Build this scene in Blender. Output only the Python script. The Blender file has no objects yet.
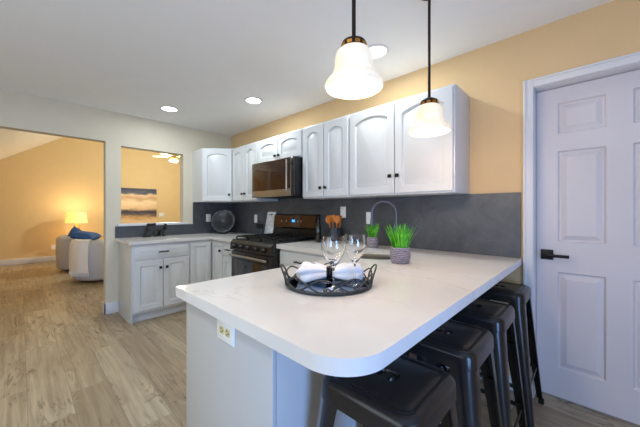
import bpy, bmesh, math, random
from mathutils import Vector, Matrix
from mathutils.geometry import tessellate_polygon
random.seed(7)
PI = math.pi
SC = bpy.context.scene
COL = SC.collection

# ------------------------------------------------------------------ camera
cam_d = bpy.data.cameras.new('camera')
cam_d.sensor_width = 36.0
cam_d.lens = 286.0 / 640.0 * 36.0
cam_d.shift_y = -2.5 / 640.0
cam_d.clip_start = 0.05
cam = bpy.data.objects.new('camera', cam_d)
COL.objects.link(cam)
cam.location = (4.215, -2.345, 1.2345)
cam.rotation_euler = (PI / 2, 0, math.radians(43.67))
SC.camera = cam

# ------------------------------------------------------------------ view, world, daylight
SC.view_settings.view_transform = 'Standard'
SC.view_settings.look = 'None'
SC.view_settings.gamma = 1.0
SC.view_settings.use_curve_mapping = False
SC.view_settings.exposure = 0.53

world = bpy.data.worlds.new('sky')
SC.world = world
world.use_nodes = True
bg = world.node_tree.nodes['Background']
bg.inputs[0].default_value = (0.42, 0.62, 1.0, 1)
bg.inputs[1].default_value = 0.6


def area_light(name, loc, rot, sx, sy, power, color, parent=None, spread=PI):
    d = bpy.data.lights.new(name, 'AREA')
    d.shape = 'RECTANGLE'
    d.size, d.size_y = sx, sy
    d.energy = power
    d.color = color
    d.spread = spread
    o = bpy.data.objects.new(name, d)
    COL.objects.link(o)
    o.location = loc
    o.rotation_euler = rot
    if parent:
        o.parent = parent
    return o


# daylight entering by the glazed door behind the camera and the window on the right
DAY = (0.24, 0.48, 1.0)
area_light('daylight', (6.17, -2.55, 0.85), (0, PI / 2, 0), 1.3, 0.9, 52, DAY)
area_light('daylight', (3.2, -4.67, 1.35), (PI / 2, 0, 0), 2.6, 1.6, 25, (0.93, 1.0, 0.95))
CAN_W, PEND_W, LAMP_W, FAN_W = 4.6, 3.2, 9.0, 76.0
CAN_C, PEND_C, WARM_C = (0.87, 0.96, 0.98), (1.0, 0.64, 0.36), (1.0, 0.80, 0.50)


# ------------------------------------------------------------------ materials
def lin(c):
    return tuple((v / 255 / 12.92 if v / 255 <= 0.04045 else ((v / 255 + 0.055) / 1.055) ** 2.4) for v in c) + (1,)


class NT:
    def __init__(s, name):
        s.m = bpy.data.materials.new(name)
        s.m.use_nodes = True
        s.t = s.m.node_tree
        s.b = s.t.nodes['Principled BSDF']

    def n(s, typ, **kw):
        nd = s.t.nodes.new(typ)
        for k, v in kw.items():
            setattr(nd, k, v)
        return nd

    def l(s, a, b):
        s.t.links.new(a, b)

    def math(s, op, a, b=None, c=None):
        nd = s.n('ShaderNodeMath', operation=op)
        for i, v in enumerate((a, b, c)):
            if v is None:
                continue
            if isinstance(v, (int, float)):
                nd.inputs[i].default_value = v
            else:
                s.l(v, nd.inputs[i])
        return nd.outputs[0]

    def mix(s, f, a, b, blend='MIX'):
        nd = s.n('ShaderNodeMix', data_type='RGBA', blend_type=blend)
        for sock, v in ((nd.inputs[0], f), (nd.inputs[6], a), (nd.inputs[7], b)):
            if isinstance(v, (int, float)):
                sock.default_value = v
            elif isinstance(v, tuple):
                sock.default_value = v
            else:
                s.l(v, sock)
        return nd.outputs[2]

    def ramp(s, f, stops):
        nd = s.n('ShaderNodeValToRGB')
        els = nd.color_ramp.elements
        while len(els) < len(stops):
            els.new(0.5)
        for e, (p, c) in zip(els, stops):
            e.position = p
            e.color = c
        s.l(f, nd.inputs[0])
        return nd.outputs[0]

    def noise(s, vec, scale, detail=4, rough=0.5, dist=0.0):
        nd = s.n('ShaderNodeTexNoise')
        nd.inputs['Scale'].default_value = scale
        nd.inputs['Detail'].default_value = detail
        nd.inputs['Roughness'].default_value = rough
        nd.inputs['Distortion'].default_value = dist
        if vec is not None:
            s.l(vec, nd.inputs['Vector'])
        return nd.outputs[0]

    def coord(s):
        return s.n('ShaderNodeTexCoord').outputs['Object']

    def mapping(s, vec, scale=(1, 1, 1), loc=(0, 0, 0), rot=(0, 0, 0)):
        nd = s.n('ShaderNodeMapping')
        nd.inputs['Scale'].default_value = scale
        nd.inputs['Location'].default_value = loc
        nd.inputs['Rotation'].default_value = rot
        s.l(vec, nd.inputs['Vector'])
        return nd.outputs[0]

    def bump(s, h, strength=0.2, dist=0.01):
        nd = s.n('ShaderNodeBump')
        nd.inputs['Strength'].default_value = strength
        nd.inputs['Distance'].default_value = dist
        s.l(h, nd.inputs['Height'])
        s.l(nd.outputs[0], s.b.inputs['Normal'])

    def base(s, c):
        if isinstance(c, tuple):
            s.b.inputs['Base Color'].default_value = c
        else:
            s.l(c, s.b.inputs['Base Color'])


def paint(name, rgb, rough=0.5, metal=0.0, var=0.03, nscale=6.0, bump=0.0, spec=None):
    """a plain coat with a faint procedural variation"""
    t = NT(name)
    c = lin(rgb)
    n = t.noise(t.coord(), nscale, 3)
    lo = tuple(v * (1 - var) for v in c[:3]) + (1,)
    hi = tuple(min(1, v * (1 + var)) for v in c[:3]) + (1,)
    t.base(t.ramp(n, [(0.3, lo), (0.7, hi)]))
    t.b.inputs['Roughness'].default_value = rough
    t.b.inputs['Metallic'].default_value = metal
    if spec is not None:
        t.b.inputs['Specular IOR Level'].default_value = spec
    if bump:
        t.bump(t.noise(t.coord(), 180, 2), bump, 0.002)
    return t.m


M = {}
M['wall_warm_tint'] = paint('wall_paint_warm_light_tint', (225, 192, 144), 0.85, var=0.015, bump=0.1)  # one beige wall paint throughout; this copy has warm light mixed into its colour
M['wall_living_tint'] = paint('living_wall_light_tint', (224, 196, 146), 0.85, var=0.015, bump=0.1)  # same wall paint again, tinted to carry the living room's light
M['wall_cool_tint'] = paint('wall_paint_cool_light_tint', (216, 207, 186), 0.85, var=0.015, bump=0.1)  # same wall paint, greyed: the cool light on this wall is in the colour
M['ceiling'] = paint('ceiling_paint', (245, 245, 243), 0.9, var=0.01)
M['vault'] = paint('vault_ceiling_paint', (238, 232, 220), 0.9, var=0.01)
M['trim'] = paint('trim_paint', (222, 221, 222), 0.4, var=0.01)
M['door'] = paint('door_paint', (218, 211, 213), 0.42, var=0.01)
M['cab'] = paint('cabinet_paint', (212, 214, 215), 0.35, var=0.01)
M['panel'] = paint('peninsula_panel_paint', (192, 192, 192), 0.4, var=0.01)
M['black'] = paint('black_metal', (30, 30, 32), 0.38, 0.6)
M['trayw'] = paint('grey_wire', (62, 64, 66), 0.42, 0.5)
M['gun'] = paint('gunmetal_faucet', (92, 96, 108), 0.28, 0.4)
M['stool'] = paint('stool_gunmetal', (44, 43, 44), 0.24, 0.35, var=0.12, nscale=9)
M['rubber'] = paint('black_rubber', (20, 20, 20), 0.7)
M['bsteel'] = paint('black_stainless', (66, 64, 63), 0.3, 0.85, var=0.05)
M['sinksteel'] = paint('sink_steel', (120, 110, 94), 0.3, 0.9, var=0.25, nscale=20)
M['steel'] = paint('brushed_stainless', (176, 172, 166), 0.28, 1.0, var=0.05)
M['iron'] = paint('cast_iron', (24, 24, 25), 0.55, 0.2)
M['dglass'] = paint('dark_glass', (20, 18, 17), 0.06, 0.0, spec=0.9)
M['mwglass'] = paint('microwave_glass', (72, 52, 40), 0.06, 0.55, spec=0.8)
M['plate_w'] = paint('white_plastic', (238, 238, 236), 0.4, var=0.005)
M['plate_i'] = paint('ivory_plastic', (214, 200, 150), 0.4, var=0.01)
M['slot'] = paint('dark_slot', (25, 25, 22), 0.7)
M['bronze'] = paint('oil_rubbed_bronze', (52, 42, 36), 0.4, 0.8)
M['brass'] = paint('antique_brass', (190, 130, 52), 0.3, 0.9)
M['soil'] = paint('plant_soil', (60, 48, 36), 0.9, var=0.3, nscale=60)
M['fabric'] = paint('grey_upholstery', (196, 196, 200), 0.9, var=0.05, nscale=90)
M['throw'] = paint('white_knit', (246, 245, 244), 0.95, var=0.06, nscale=70, bump=0.3)
M['navy'] = paint('navy_cushion_cloth', (58, 96, 150), 0.9, var=0.12, nscale=40)
M['napkin'] = paint('white_linen', (240, 240, 246), 0.9, var=0.02, nscale=50)
M['wood_u'] = paint('utensil_wood', (206, 122, 42), 0.5, var=0.22, nscale=14)
M['table'] = paint('dark_table_wood', (88, 60, 40), 0.4, var=0.15)
M['crock'] = paint('crock_glaze', (56, 60, 72), 0.4, var=0.1)
M['bottle'] = paint('bottle_glass', (18, 22, 18), 0.08, var=0.05, spec=0.7)
M['blind'] = paint('outdoor_green', (120, 140, 110), 0.9)
M['fan'] = paint('fan_cream', (236, 214, 160), 0.5)
M['mirror'] = paint('tray_smoked_mirror', (104, 124, 146), 0.06, 1.0)
M['dplate'] = paint('charcoal_glaze', (44, 50, 55), 0.25, 0.2, var=0.12)
M['sign'] = paint('galvanised_dark_metal', (58, 55, 52), 0.5, 0.5, var=0.35, nscale=30)


def emit(name, rgb, strength, base=(255, 255, 255)):
    t = NT(name)
    t.base(lin(base))
    t.b.inputs['Emission Color'].default_value = lin(rgb)
    t.b.inputs['Emission Strength'].default_value = strength
    t.b.inputs['Roughness'].default_value = 0.4
    return t.m


M['e_can'] = emit('led_disc', (240, 248, 255), 9)
M['e_bulb'] = emit('bulb_glow', (255, 214, 150), 3)
M['e_lampshade'] = emit('lampshade_glow', (255, 190, 92), 0.95, (250, 225, 170))
M['e_fan'] = emit('fan_bowl_glow', (255, 226, 170), 0.8)
M['e_display'] = emit('blue_display', (60, 150, 255), 1.6, (10, 20, 40))

t = NT('alabaster_shade')
n = t.noise(t.coord(), 14, 4, 0.6, 1.5)
t.base(t.ramp(n, [(0.35, lin((228, 218, 196))), (0.65, lin((236, 228, 210)))]))
t.b.inputs['Roughness'].default_value = 0.25
t.b.inputs['Emission Strength'].default_value = 0.34
t.l(t.ramp(n, [(0.35, lin((255, 232, 192))), (0.65, lin((255, 240, 214)))]), t.b.inputs['Emission Color'])
M['shade'] = t.m

t = NT('clear_glass')
t.base((1, 1, 1, 1))
t.b.inputs['Transmission Weight'].default_value = 1.0
t.b.inputs['Roughness'].default_value = 0.0
t.b.inputs['IOR'].default_value = 1.45
M['glass'] = t.m

t = NT('window_glass')
tr = t.n('ShaderNodeBsdfTransparent')
gl = t.n('ShaderNodeBsdfGlossy')
gl.inputs['Roughness'].default_value = 0.02
mx = t.n('ShaderNodeMixShader')
mx.inputs[0].default_value = 0.06
t.l(tr.outputs[0], mx.inputs[1])
t.l(gl.outputs[0], mx.inputs[2])
t.l(mx.outputs[0], t.t.nodes['Material Output'].inputs[0])
M['pane'] = t.m

# plank floor, boards run along x
t = NT('oak_plank_floor')
co = t.coord()
sep = t.n('ShaderNodeSeparateXYZ')
t.l(co, sep.inputs[0])
PW, PL = 0.205, 1.35
yr = t.math('DIVIDE', t.math('ADD', sep.outputs[1], 0.06), PW)
row = t.math('FLOOR', yr)
wn = t.n('ShaderNodeTexWhiteNoise', noise_dimensions='1D')
t.l(row, wn.inputs['W'])
xr = t.math('ADD', t.math('DIVIDE', sep.outputs[0], PL), t.math('MULTIPLY', wn.outputs[0], 7.0))
colm = t.math('FLOOR', xr)
cmb = t.n('ShaderNodeCombineXYZ')
t.l(row, cmb.inputs[0])
t.l(colm, cmb.inputs[1])
wn2 = t.n('ShaderNodeTexWhiteNoise', noise_dimensions='2D')
t.l(cmb.outputs[0], wn2.inputs['Vector'])
rnd = wn2.outputs[0]
gv = t.n('ShaderNodeCombineXYZ')
t.l(t.math('ADD', sep.outputs[0], t.math('MULTIPLY', rnd, 37.0)), gv.inputs[0])
t.l(t.math('ADD', sep.outputs[1], t.math('MULTIPLY', rnd, 11.0)), gv.inputs[1])
gvec = gv.outputs[0]
fine = t.noise(t.mapping(gvec, (2.0, 34, 1)), 1.0, 6, 0.6, 0.6)
broad = t.noise(t.mapping(gvec, (1.1, 5.5, 1)), 1.0, 5, 0.55, 1.6)
rings = t.math('ABSOLUTE', t.math('SUBTRACT', t.math('FRACT', t.math('MULTIPLY', broad, 7.0)), 0.5))
vein = t.math('SMOOTH_MIN', t.math('MULTIPLY', rings, 6.0), 1.0, 0.2)
knots = t.noise(t.mapping(gvec, (1.5, 4.5, 1), (3, 1, 0)), 1.0, 4, 0.5, 1.0)
kmask = t.ramp(knots, [(0.46, (0, 0, 0, 1)), (0.60, (1, 1, 1, 1))])
tone = t.ramp(rnd, [(0.0, lin((164, 146, 120))), (0.35, lin((184, 166, 138))), (0.7, lin((196, 180, 152))), (1.0, lin((172, 152, 125)))])
c = t.mix(t.math('MULTIPLY', t.ramp(fine, [(0.36, (1, 1, 1, 1)), (0.62, (0, 0, 0, 1))]), 0.42), tone, lin((104, 82, 60)))
c = t.mix(t.math('MULTIPLY', t.math('SUBTRACT', 1.0, vein), t.math('MULTIPLY', kmask, 0.85)), c, lin((88, 68, 50)))
c = t.mix(t.math('MULTIPLY', t.ramp(broad, [(0.35, (1, 1, 1, 1)), (0.6, (0, 0, 0, 1))]), 0.4), c, lin((132, 112, 86)))
fy = t.math('FRACT', yr)
fx = t.math('FRACT', xr)
ey = t.math('MINIMUM', fy, t.math('SUBTRACT', 1.0, fy))
ex = t.math('MULTIPLY', t.math('MINIMUM', fx, t.math('SUBTRACT', 1.0, fx)), PL / PW)
gap = t.math('LESS_THAN', t.math('MINIMUM', ey, ex), 0.009)
c = t.mix(t.math('MULTIPLY', gap, 0.35), c, lin((70, 54, 40)))
t.base(c)
t.b.inputs['Roughness'].default_value = 0.42
t.bump(fine, 0.08, 0.003)
M['floor'] = t.m

# white quartz with faint veins
t = NT('white_quartz')
co = t.coord()
nv = t.noise(t.mapping(co, (1, 1, 1), (2, 5, 0), (0, 0, 0.7)), 1.9, 6, 0.6, 1.4)
ridge = t.math('ABSOLUTE', t.math('SUBTRACT', nv, 0.5))
msk = t.ramp(t.noise(co, 1.3, 2), [(0.45, (0, 0, 0, 1)), (0.62, (1, 1, 1, 1))])
vv = t.math('MULTIPLY', t.ramp(ridge, [(0.0, (1, 1, 1, 1)), (0.022, (0, 0, 0, 1))]), msk)
cl = t.ramp(t.noise(co, 3, 4), [(0.3, lin((224, 220, 216))), (0.7, lin((232, 229, 226)))])
t.base(t.mix(t.math('MULTIPLY', vv, 0.33), cl, lin((176, 164, 152))))
t.b.inputs['Roughness'].default_value = 0.16
M['quartz'] = t.m

# dark slate backsplash, large format
t = NT('slate_backsplash')
co = t.coord()
nn = t.noise(co, 5, 8, 0.65, 0.8)
ns = t.noise(co, 40, 4, 0.6)
c = t.ramp(nn, [(0.3, lin((64, 67, 73))), (0.55, lin((80, 83, 89))), (0.8, lin((98, 101, 106)))])
c = t.mix(t.math('MULTIPLY', t.ramp(ns, [(0.62, (0, 0, 0, 1)), (0.75, (1, 1, 1, 1))]), 0.25), c, lin((142, 146, 150)))
t.base(c)
t.b.inputs['Roughness'].default_value = 0.38
t.bump(nn, 0.12, 0.004)
M['slate'] = t.m

# abstract canvas: bands of cream, ochre and dark blue
t = NT('abstract_canvas')
co = t.coord()
sep = t.n('ShaderNodeSeparateXYZ')
t.l(co, sep.inputs[0])
wob = t.math("MULTIPLY", t.math("SUBTRACT", t.noise(t.mapping(co, (1, 2.2, 6)), 1.0, 7, 0.65, 0.8), 0.5), 0.30)
h = t.math('ADD', t.math('DIVIDE', sep.outputs[2], 1.10), wob)
t.base(t.ramp(h, [(0.0, lin((196, 150, 104))), (0.14, lin((244, 214, 168))), (0.24, lin((210, 166, 118))), (0.32, lin((84, 80, 88))),
                  (0.38, lin((52, 56, 72))), (0.42, lin((120, 104, 96))), (0.47, lin((232, 196, 150))), (0.62, lin((248, 222, 180))), (0.74, lin((204, 160, 116))),
                  (0.83, lin((238, 206, 164))), (0.885, lin((84, 88, 102))), (1.0, lin((48, 56, 80)))]))
t.b.inputs['Roughness'].default_value = 0.6
M['art'] = t.m

# woven pot
t = NT('woven_grey_pot')
co = t.coord()
sep = t.n('ShaderNodeSeparateXYZ')
t.l(co, sep.inputs[0])
wv = t.math('SINE', t.math('ADD', t.math('MULTIPLY', sep.outputs[2], 520.0), t.math('MULTIPLY', t.noise(co, 45, 4), 16.0)))
t.base(t.ramp(t.math('MULTIPLY_ADD', wv, 0.5, 0.5), [(0.0, lin((116, 108, 120))), (0.5, lin((146, 138, 148))), (1.0, lin((172, 164, 172)))]))
t.b.inputs['Roughness'].default_value = 0.8
t.bump(wv, 0.5, 0.004)
M['pot'] = t.m

t = NT('grass_green')
co = t.coord()
t.base(t.ramp(t.noise(co, 38, 2), [(0.3, lin((54, 140, 22))), (0.55, lin((92, 190, 40))), (0.75, lin((150, 222, 70)))]))
t.b.inputs['Roughness'].default_value = 0.55
M['grass'] = t.m

# marble board
t = NT('white_marble_board')
nv = t.noise(t.coord(), 5, 4, 0.5, 1.0)
t.base(t.ramp(t.math('ABSOLUTE', t.math('SUBTRACT', nv, 0.5)), [(0.0, lin((206, 210, 214))), (0.03, lin((236, 238, 240))), (0.2, lin((244, 244, 246)))]))
t.b.inputs['Roughness'].default_value = 0.3
M['marble'] = t.m


# ------------------------------------------------------------------ mesh helpers
def new():
    return bmesh.new()


def box(bm, x0, x1, y0, y1, z0, z1, bev=0.0, seg=2, mat=None):
    r = bmesh.ops.create_cube(bm, size=1.0)
    vs = r['verts']
    for v in vs:
        v.co = Vector(((x0 + x1) / 2 + v.co.x * (x1 - x0), (y0 + y1) / 2 + v.co.y * (y1 - y0), (z0 + z1) / 2 + v.co.z * (z1 - z0)))
        if mat:
            v.co = mat @ v.co
    if bev:
        es = list({e for v in vs for e in v.link_edges})
        bmesh.ops.bevel(bm, geom=es, offset=bev, segments=seg, profile=0.5, affect='EDGES')
    return bm


def loft(bm, loops, cap0=True, cap1=True, closed=True):
    rows = [[bm.verts.new(p) for p in lp] for lp in loops]
    n = len(rows[0])
    for a, b in zip(rows, rows[1:]):
        for i in range(n if closed else n - 1):
            j = (i + 1) % n
            bm.faces.new((a[i], a[j], b[j], b[i]))
    if cap0:
        bm.faces.new(rows[0][::-1])
    if cap1:
        bm.faces.new(rows[-1])
    return rows


def lathe(bm, prof, n=32, c=(0, 0, 0), closed=False):
    loops = []
    for r, z in prof:
        loops.append([(c[0] + max(r, 1e-5) * math.cos(2 * PI * i / n), c[1] + max(r, 1e-5) * math.sin(2 * PI * i / n), c[2] + z) for i in range(n)])
    if closed:
        loops.append(loops[0])
    rows = loft(bm, loops, cap0=not closed and prof[0][0] > 1e-4, cap1=not closed and prof[-1][0] > 1e-4)
    bmesh.ops.remove_doubles(bm, verts=bm.verts, dist=2e-5)
    return rows


def tube(bm, pts, r, n=10, closed=False, flat=None):
    pts = [Vector(p) for p in pts]
    m = len(pts)
    rs = r if isinstance(r, (list, tuple)) else [r] * m
    tang = []
    for i in range(m):
        a = pts[(i - 1) % m] if closed or i > 0 else pts[0]
        b = pts[(i + 1) % m] if closed or i < m - 1 else pts[-1]
        tang.append((b - a).normalized())
    up = Vector((0, 0, 1)) if abs(tang[0].z) < 0.9 else Vector((1, 0, 0))
    nrm = (up - tang[0] * up.dot(tang[0])).normalized()
    loops = []
    for i in range(m):
        nrm = (nrm - tang[i] * nrm.dot(tang[i]))
        nrm.normalize()
        bi = tang[i].cross(nrm)
        loops.append([pts[i] + (nrm * math.cos(2 * PI * k / n) + bi * math.sin(2 * PI * k / n) * (flat or 1.0)) * rs[i] for k in range(n)])
    if closed:
        loops.append(loops[0])
        loft(bm, loops, False, False)
        bmesh.ops.remove_doubles(bm, verts=bm.verts, dist=1e-6)
    else:
        loft(bm, loops)


def prism(bm, poly, z0, z1):
    loft(bm, [[(x, y, z0) for x, y in poly], [(x, y, z1) for x, y in poly]])


def rrect(hx, hy, r, z, cx=0, cy=0, seg=6):
    pts = []
    for sx, sy, a0 in ((1, 1, 0), (-1, 1, PI / 2), (-1, -1, PI), (1, -1, 3 * PI / 2)):
        for k in range(seg + 1):
            a = a0 + PI / 2 * k / seg
            pts.append((cx + sx * (hx - r) + r * math.cos(a), cy + sy * (hy - r) + r * math.sin(a), z))
    return pts


def obj(name, bm, mat, parent=None, loc=(0, 0, 0), rot=(0, 0, 0), smooth=35):
    bmesh.ops.recalc_face_normals(bm, faces=bm.faces)
    me = bpy.data.meshes.new(name)
    bm.to_mesh(me)
    bm.free()
    me.materials.append(M[mat] if isinstance(mat, str) else mat)
    if smooth:
        for p in me.polygons:
            p.use_smooth = True
        me.set_sharp_from_angle(angle=math.radians(smooth))
    o = bpy.data.objects.new(name, me)
    COL.objects.link(o)
    o.location = loc
    o.rotation_euler = rot
    if parent:
        o.parent = parent
    return o


def tag(o, label, cat, group=None, kind=None):
    o['label'] = label
    o['category'] = cat
    if group:
        o['group'] = group
    if kind:
        o['kind'] = kind
    return o


def thing(name, label, cat, loc=(0, 0, 0), rotz=0.0, group=None):
    o = bpy.data.objects.new(name, None)
    o.empty_display_size = 0.1
    COL.objects.link(o)
    o.location = loc
    o.rotation_euler = (0, 0, rotz)
    return tag(o, label, cat, group)


def struct(name, bm, mat, label=None, cat=None, parent=None, **kw):
    o = obj(name, bm, mat, parent, **kw)
    if parent is None:
        o['kind'] = 'structure'
        if label:
            o['label'] = label
            o['category'] = cat
    return o


def wall_with_holes(bm, axis, at, thick, u0, u1, z0, z1, holes):
    """slab in a plane of constant x or y, with rectangular holes (u0,u1,z0,z1)"""
    us = sorted({u0, u1, *[h[0] for h in holes], *[h[1] for h in holes]})
    zs = sorted({z0, z1, *[h[2] for h in holes], *[h[3] for h in holes]})
    us = [u for u in us if u0 <= u <= u1]
    zs = [z for z in zs if z0 <= z <= z1]

    def solid(i, j):
        if not (0 <= i < len(us) - 1 and 0 <= j < len(zs) - 1):
            return False
        u, z = (us[i] + us[i + 1]) / 2, (zs[j] + zs[j + 1]) / 2
        return not any(h[0] < u < h[1] and h[2] < z < h[3] for h in holes)

    def pt(u, w, z):
        return (at + w, u, z) if axis == 'x' else (u, at + w, z)
    cache = {}

    def v(u, w, z):
        k = (u, w, z)
        if k not in cache:
            cache[k] = bm.verts.new(pt(u, w, z))
        return cache[k]
    for i in range(len(us) - 1):
        for j in range(len(zs) - 1):
            if not solid(i, j):
                continue
            a, b, c, d = us[i], us[i + 1], zs[j], zs[j + 1]
            for w in (0, thick):
                bm.faces.new((v(a, w, c), v(b, w, c), v(b, w, d), v(a, w, d)))
            if not solid(i - 1, j):
                bm.faces.new((v(a, 0, c), v(a, thick, c), v(a, thick, d), v(a, 0, d)))
            if not solid(i + 1, j):
                bm.faces.new((v(b, 0, c), v(b, thick, c), v(b, thick, d), v(b, 0, d)))
            if not solid(i, j - 1):
                bm.faces.new((v(a, 0, c), v(a, thick, c), v(b, thick, c), v(b, 0, c)))
            if not solid(i, j + 1):
                bm.faces.new((v(a, 0, d), v(a, thick, d), v(b, thick, d), v(b, 0, d)))


# ------------------------------------------------------------------ room shell
CH = 2.44                     # kitchen ceiling
RX, FY = 6.0, -4.5            # right wall, front wall
LX = -5.4                     # living room far wall
LY0, LY1 = -3.3, 3.3
VS = 0.669                    # vault slope
RIDGE = 0.3


def vault_z(y):
    z = lambda q: 2.378 + VS * (q + 2.66)
    return z(y) if y <= RIDGE else z(2 * RIDGE - y)


bm = new()
box(bm, LX, RX, FY, 0.20, -0.1, 0.0)
box(bm, LX, 0, 0.20, LY1, -0.1, 0.0)
box(bm, 3.7, 4.9, 0.20, 0.6, -0.1, 0.0)
struct('floor', bm, 'floor', smooth=0)

bm = new()
box(bm, 0.0, RX, FY, 0.0, CH, CH + 0.1)
struct('ceiling', bm, 'ceiling', smooth=0)

# range wall (y = 0) with the door opening
DX0, DX1, DZ = 3.925, 4.731, 2.055
bm = new()
wall_with_holes(bm, 'y', 0.0, 0.16, 0.0, RX, 0, CH, [(DX0, DX1, 0, DZ)])
struct('wall_back', bm, 'wall_warm_tint', smooth=0)
# left wall (x = 0): wide opening and pass-through
OP_Y1, OP_Z = -1.642, 2.071
PS = (-1.487, -0.745, 1.062, 2.04)
bm = new()
wall_with_holes(bm, 'x', 0.0, -0.12, FY, LY1, 0, 4.5, [(-3.1, OP_Y1, 0, OP_Z), PS])
struct('wall_left', bm, 'wall_cool_tint', smooth=0)
# front wall behind the camera, with a wide window; right wall with a glazed door
bm = new()
wall_with_holes(bm, 'y', FY, -0.12, 0.0, RX, 0, CH, [(1.9, 4.5, 0.55, 2.15)])
struct('wall_front', bm, 'wall_warm_tint', smooth=0)
bm = new()
wall_with_holes(bm, 'x', RX, 0.12, FY, 0.16, 0, CH, [(-3.1, -2.0, 0.0, 2.10)])
struct('wall_right', bm, 'wall_warm_tint', smooth=0)


def glazing(name, axis, at, u0, u1, z0, z1, bars):
    bm = new()
    def bx(a, b, c, d):
        if axis == 'y':
            box(bm, a, b, at - 0.03, at + 0.03, c, d, 0.004)
        else:
            box(bm, at - 0.03, at + 0.03, a, b, c, d, 0.004)
    bx(u0, u1, z0, z0 + 0.06)
    bx(u0, u1, z1 - 0.06, z1)
    for u in [u0] + bars + [u1 - 0.06]:
        bx(u, u + 0.06, z0 + 0.06, z1 - 0.06)
    w = struct(name, bm, 'trim')
    bm = new()
    if axis == 'y':
        box(bm, u0 + 0.05, u1 - 0.05, at - 0.004, at + 0.004, z0 + 0.05, z1 - 0.05)
    else:
        box(bm, at - 0.004, at + 0.004, u0 + 0.05, u1 - 0.05, z0 + 0.05, z1 - 0.05)
    obj('pane', bm, 'pane', w)
    return w


glazing('window_1', 'y', FY - 0.06, 1.9, 4.5, 0.55, 2.15, [3.17])
glazing('door_2', 'x', RX + 0.06, -3.1, -2.0, 0.0, 2.10, [])

# living room beyond
bm = new()
prof = [(LY0, 0), (LY1, 0), (LY1, vault_z(LY1)), (RIDGE, vault_z(RIDGE)), (LY0, vault_z(LY0))]
loft(bm, [[(LX, y, z) for y, z in prof], [(LX - 0.1, y, z) for y, z in prof]])
struct('wall_living_far', bm, 'wall_living_tint', smooth=0)
bm = new()
box(bm, LX, -0.12, LY0 - 0.1, LY0, 0, vault_z(LY0))
struct('wall_living_near', bm, 'wall_living_tint', smooth=0)
bm = new()
box(bm, LX, -0.12, LY1, LY1 + 0.1, 0, vault_z(LY1))
struct('wall_living_end', bm, 'wall_living_tint', smooth=0)
bm = new()
pv = [(LY0, vault_z(LY0)), (RIDGE, vault_z(RIDGE)), (LY1, vault_z(LY1)), (LY1, vault_z(LY1) + 0.1), (RIDGE, vault_z(RIDGE) + 0.1), (LY0, vault_z(LY0) + 0.1)]
loft(bm, [[(LX, y, z) for y, z in pv], [(-0.12, y, z) for y, z in pv]])
struct('ceiling_living', bm, 'vault', smooth=0)

# baseboards
def baseboard(name, x0, x1, y0, y1, h=0.12):
    bm = new()
    box(bm, x0, x1, y0, y1, 0, h, 0.004)
    return struct(name, bm, 'trim')


baseboard('baseboard_living_far', LX, LX + 0.016, LY0, LY1, 0.135)
bm = new()   # wraps the end of the pillar between opening and cabinet
box(bm, 0.0, 0.016, OP_Y1 - 0.016, -1.515, 0, 0.13, 0.003)
box(bm, -0.136, 0.016, OP_Y1 - 0.016, OP_Y1, 0, 0.13, 0.003)
struct('baseboard_left', bm, 'trim')
baseboard('baseboard_back', 3.567, 3.866, -0.016, 0.0, 0.10)
baseboard('baseboard_living_side', -0.136, -0.12, OP_Y1, LY1, 0.13)

# pass-through sill
bm = new()
box(bm, -0.135, 0.035, -1.525, -0.685, 1.046, 1.076, 0.004)
struct('trim_1', bm, 'trim')

# door casing and jamb
bm = new()
CW, CT = 0.058, 0.016
def casing_piece(a, b, c, d):
    box(bm, a, b, -CT, 0.0, c, d, 0.005)
    box(bm, a + 0.004, a + 0.018, -CT - 0.007, -CT + 0.002, c, d, 0.003) if b - a < 0.1 else box(bm, a, b, -CT - 0.007, -CT + 0.002, d - 0.018, d - 0.004, 0.003)
casing_piece(DX0 - CW + 0.006, DX0 + 0.006, 0, DZ + CW - 0.006)
box(bm, DX1 - 0.006, DX1 + CW - 0.006, -CT, 0.0, 0, DZ + CW - 0.006, 0.005)
casing_piece(DX0 + 0.006, DX1 - 0.006, DZ - 0.006, DZ + CW - 0.006)
struct('trim_2', bm, 'trim')
bm = new()
box(bm, DX0, DX0 + 0.008, 0, 0.16, 0, DZ, 0.001)
box(bm, DX1 - 0.008, DX1, 0, 0.16, 0, DZ, 0.001)
box(bm, DX0 + 0.008, DX1 - 0.008, 0, 0.16, DZ - 0.008, DZ, 0.001)
struct('trim_3', bm, 'trim')


def panel_rings(w0, w1, h0, h1, arch, ins, y):
    """panel outline inset by ins at depth y; arch = rise of the top"""
    x0, x1, z0, z1 = w0 + ins, w1 - ins, h0 + ins, h1 - ins
    n = 12
    pts = [(x0, y, z0), (x1, y, z0)]
    for k in range(n + 1):
        u = 1 - 2 * k / n
        zz = z1 - arch * (1 - math.cos(u * PI / 2) ** 0.8) if arch else z1
        pts.append(((x0 + x1) / 2 + u * (x1 - x0) / 2, y, zz))
    return pts


def raised_door(w, h, arch=0.0, t=0.02, stile=0.058):
    """cabinet door: stiles and rails around a raised panel, local front at y = -t"""
    bm = new()
    rings = [panel_rings(0, w, 0, h, 0, 0.0, 0.0), panel_rings(0, w, 0, h, 0, 0.0, -t + 0.004), panel_rings(0, w, 0, h, 0, 0.004, -t),
             panel_rings(0, w, 0, h, arch, stile, -t), panel_rings(0, w, 0, h, arch, stile + 0.005, -t + 0.013),
             panel_rings(0, w, 0, h, arch, stile + 0.011, -t + 0.013), panel_rings(0, w, 0, h, arch, stile + min(0.040, w * 0.14), -t + 0.0)]
    loft(bm, rings)
    return bm


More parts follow.
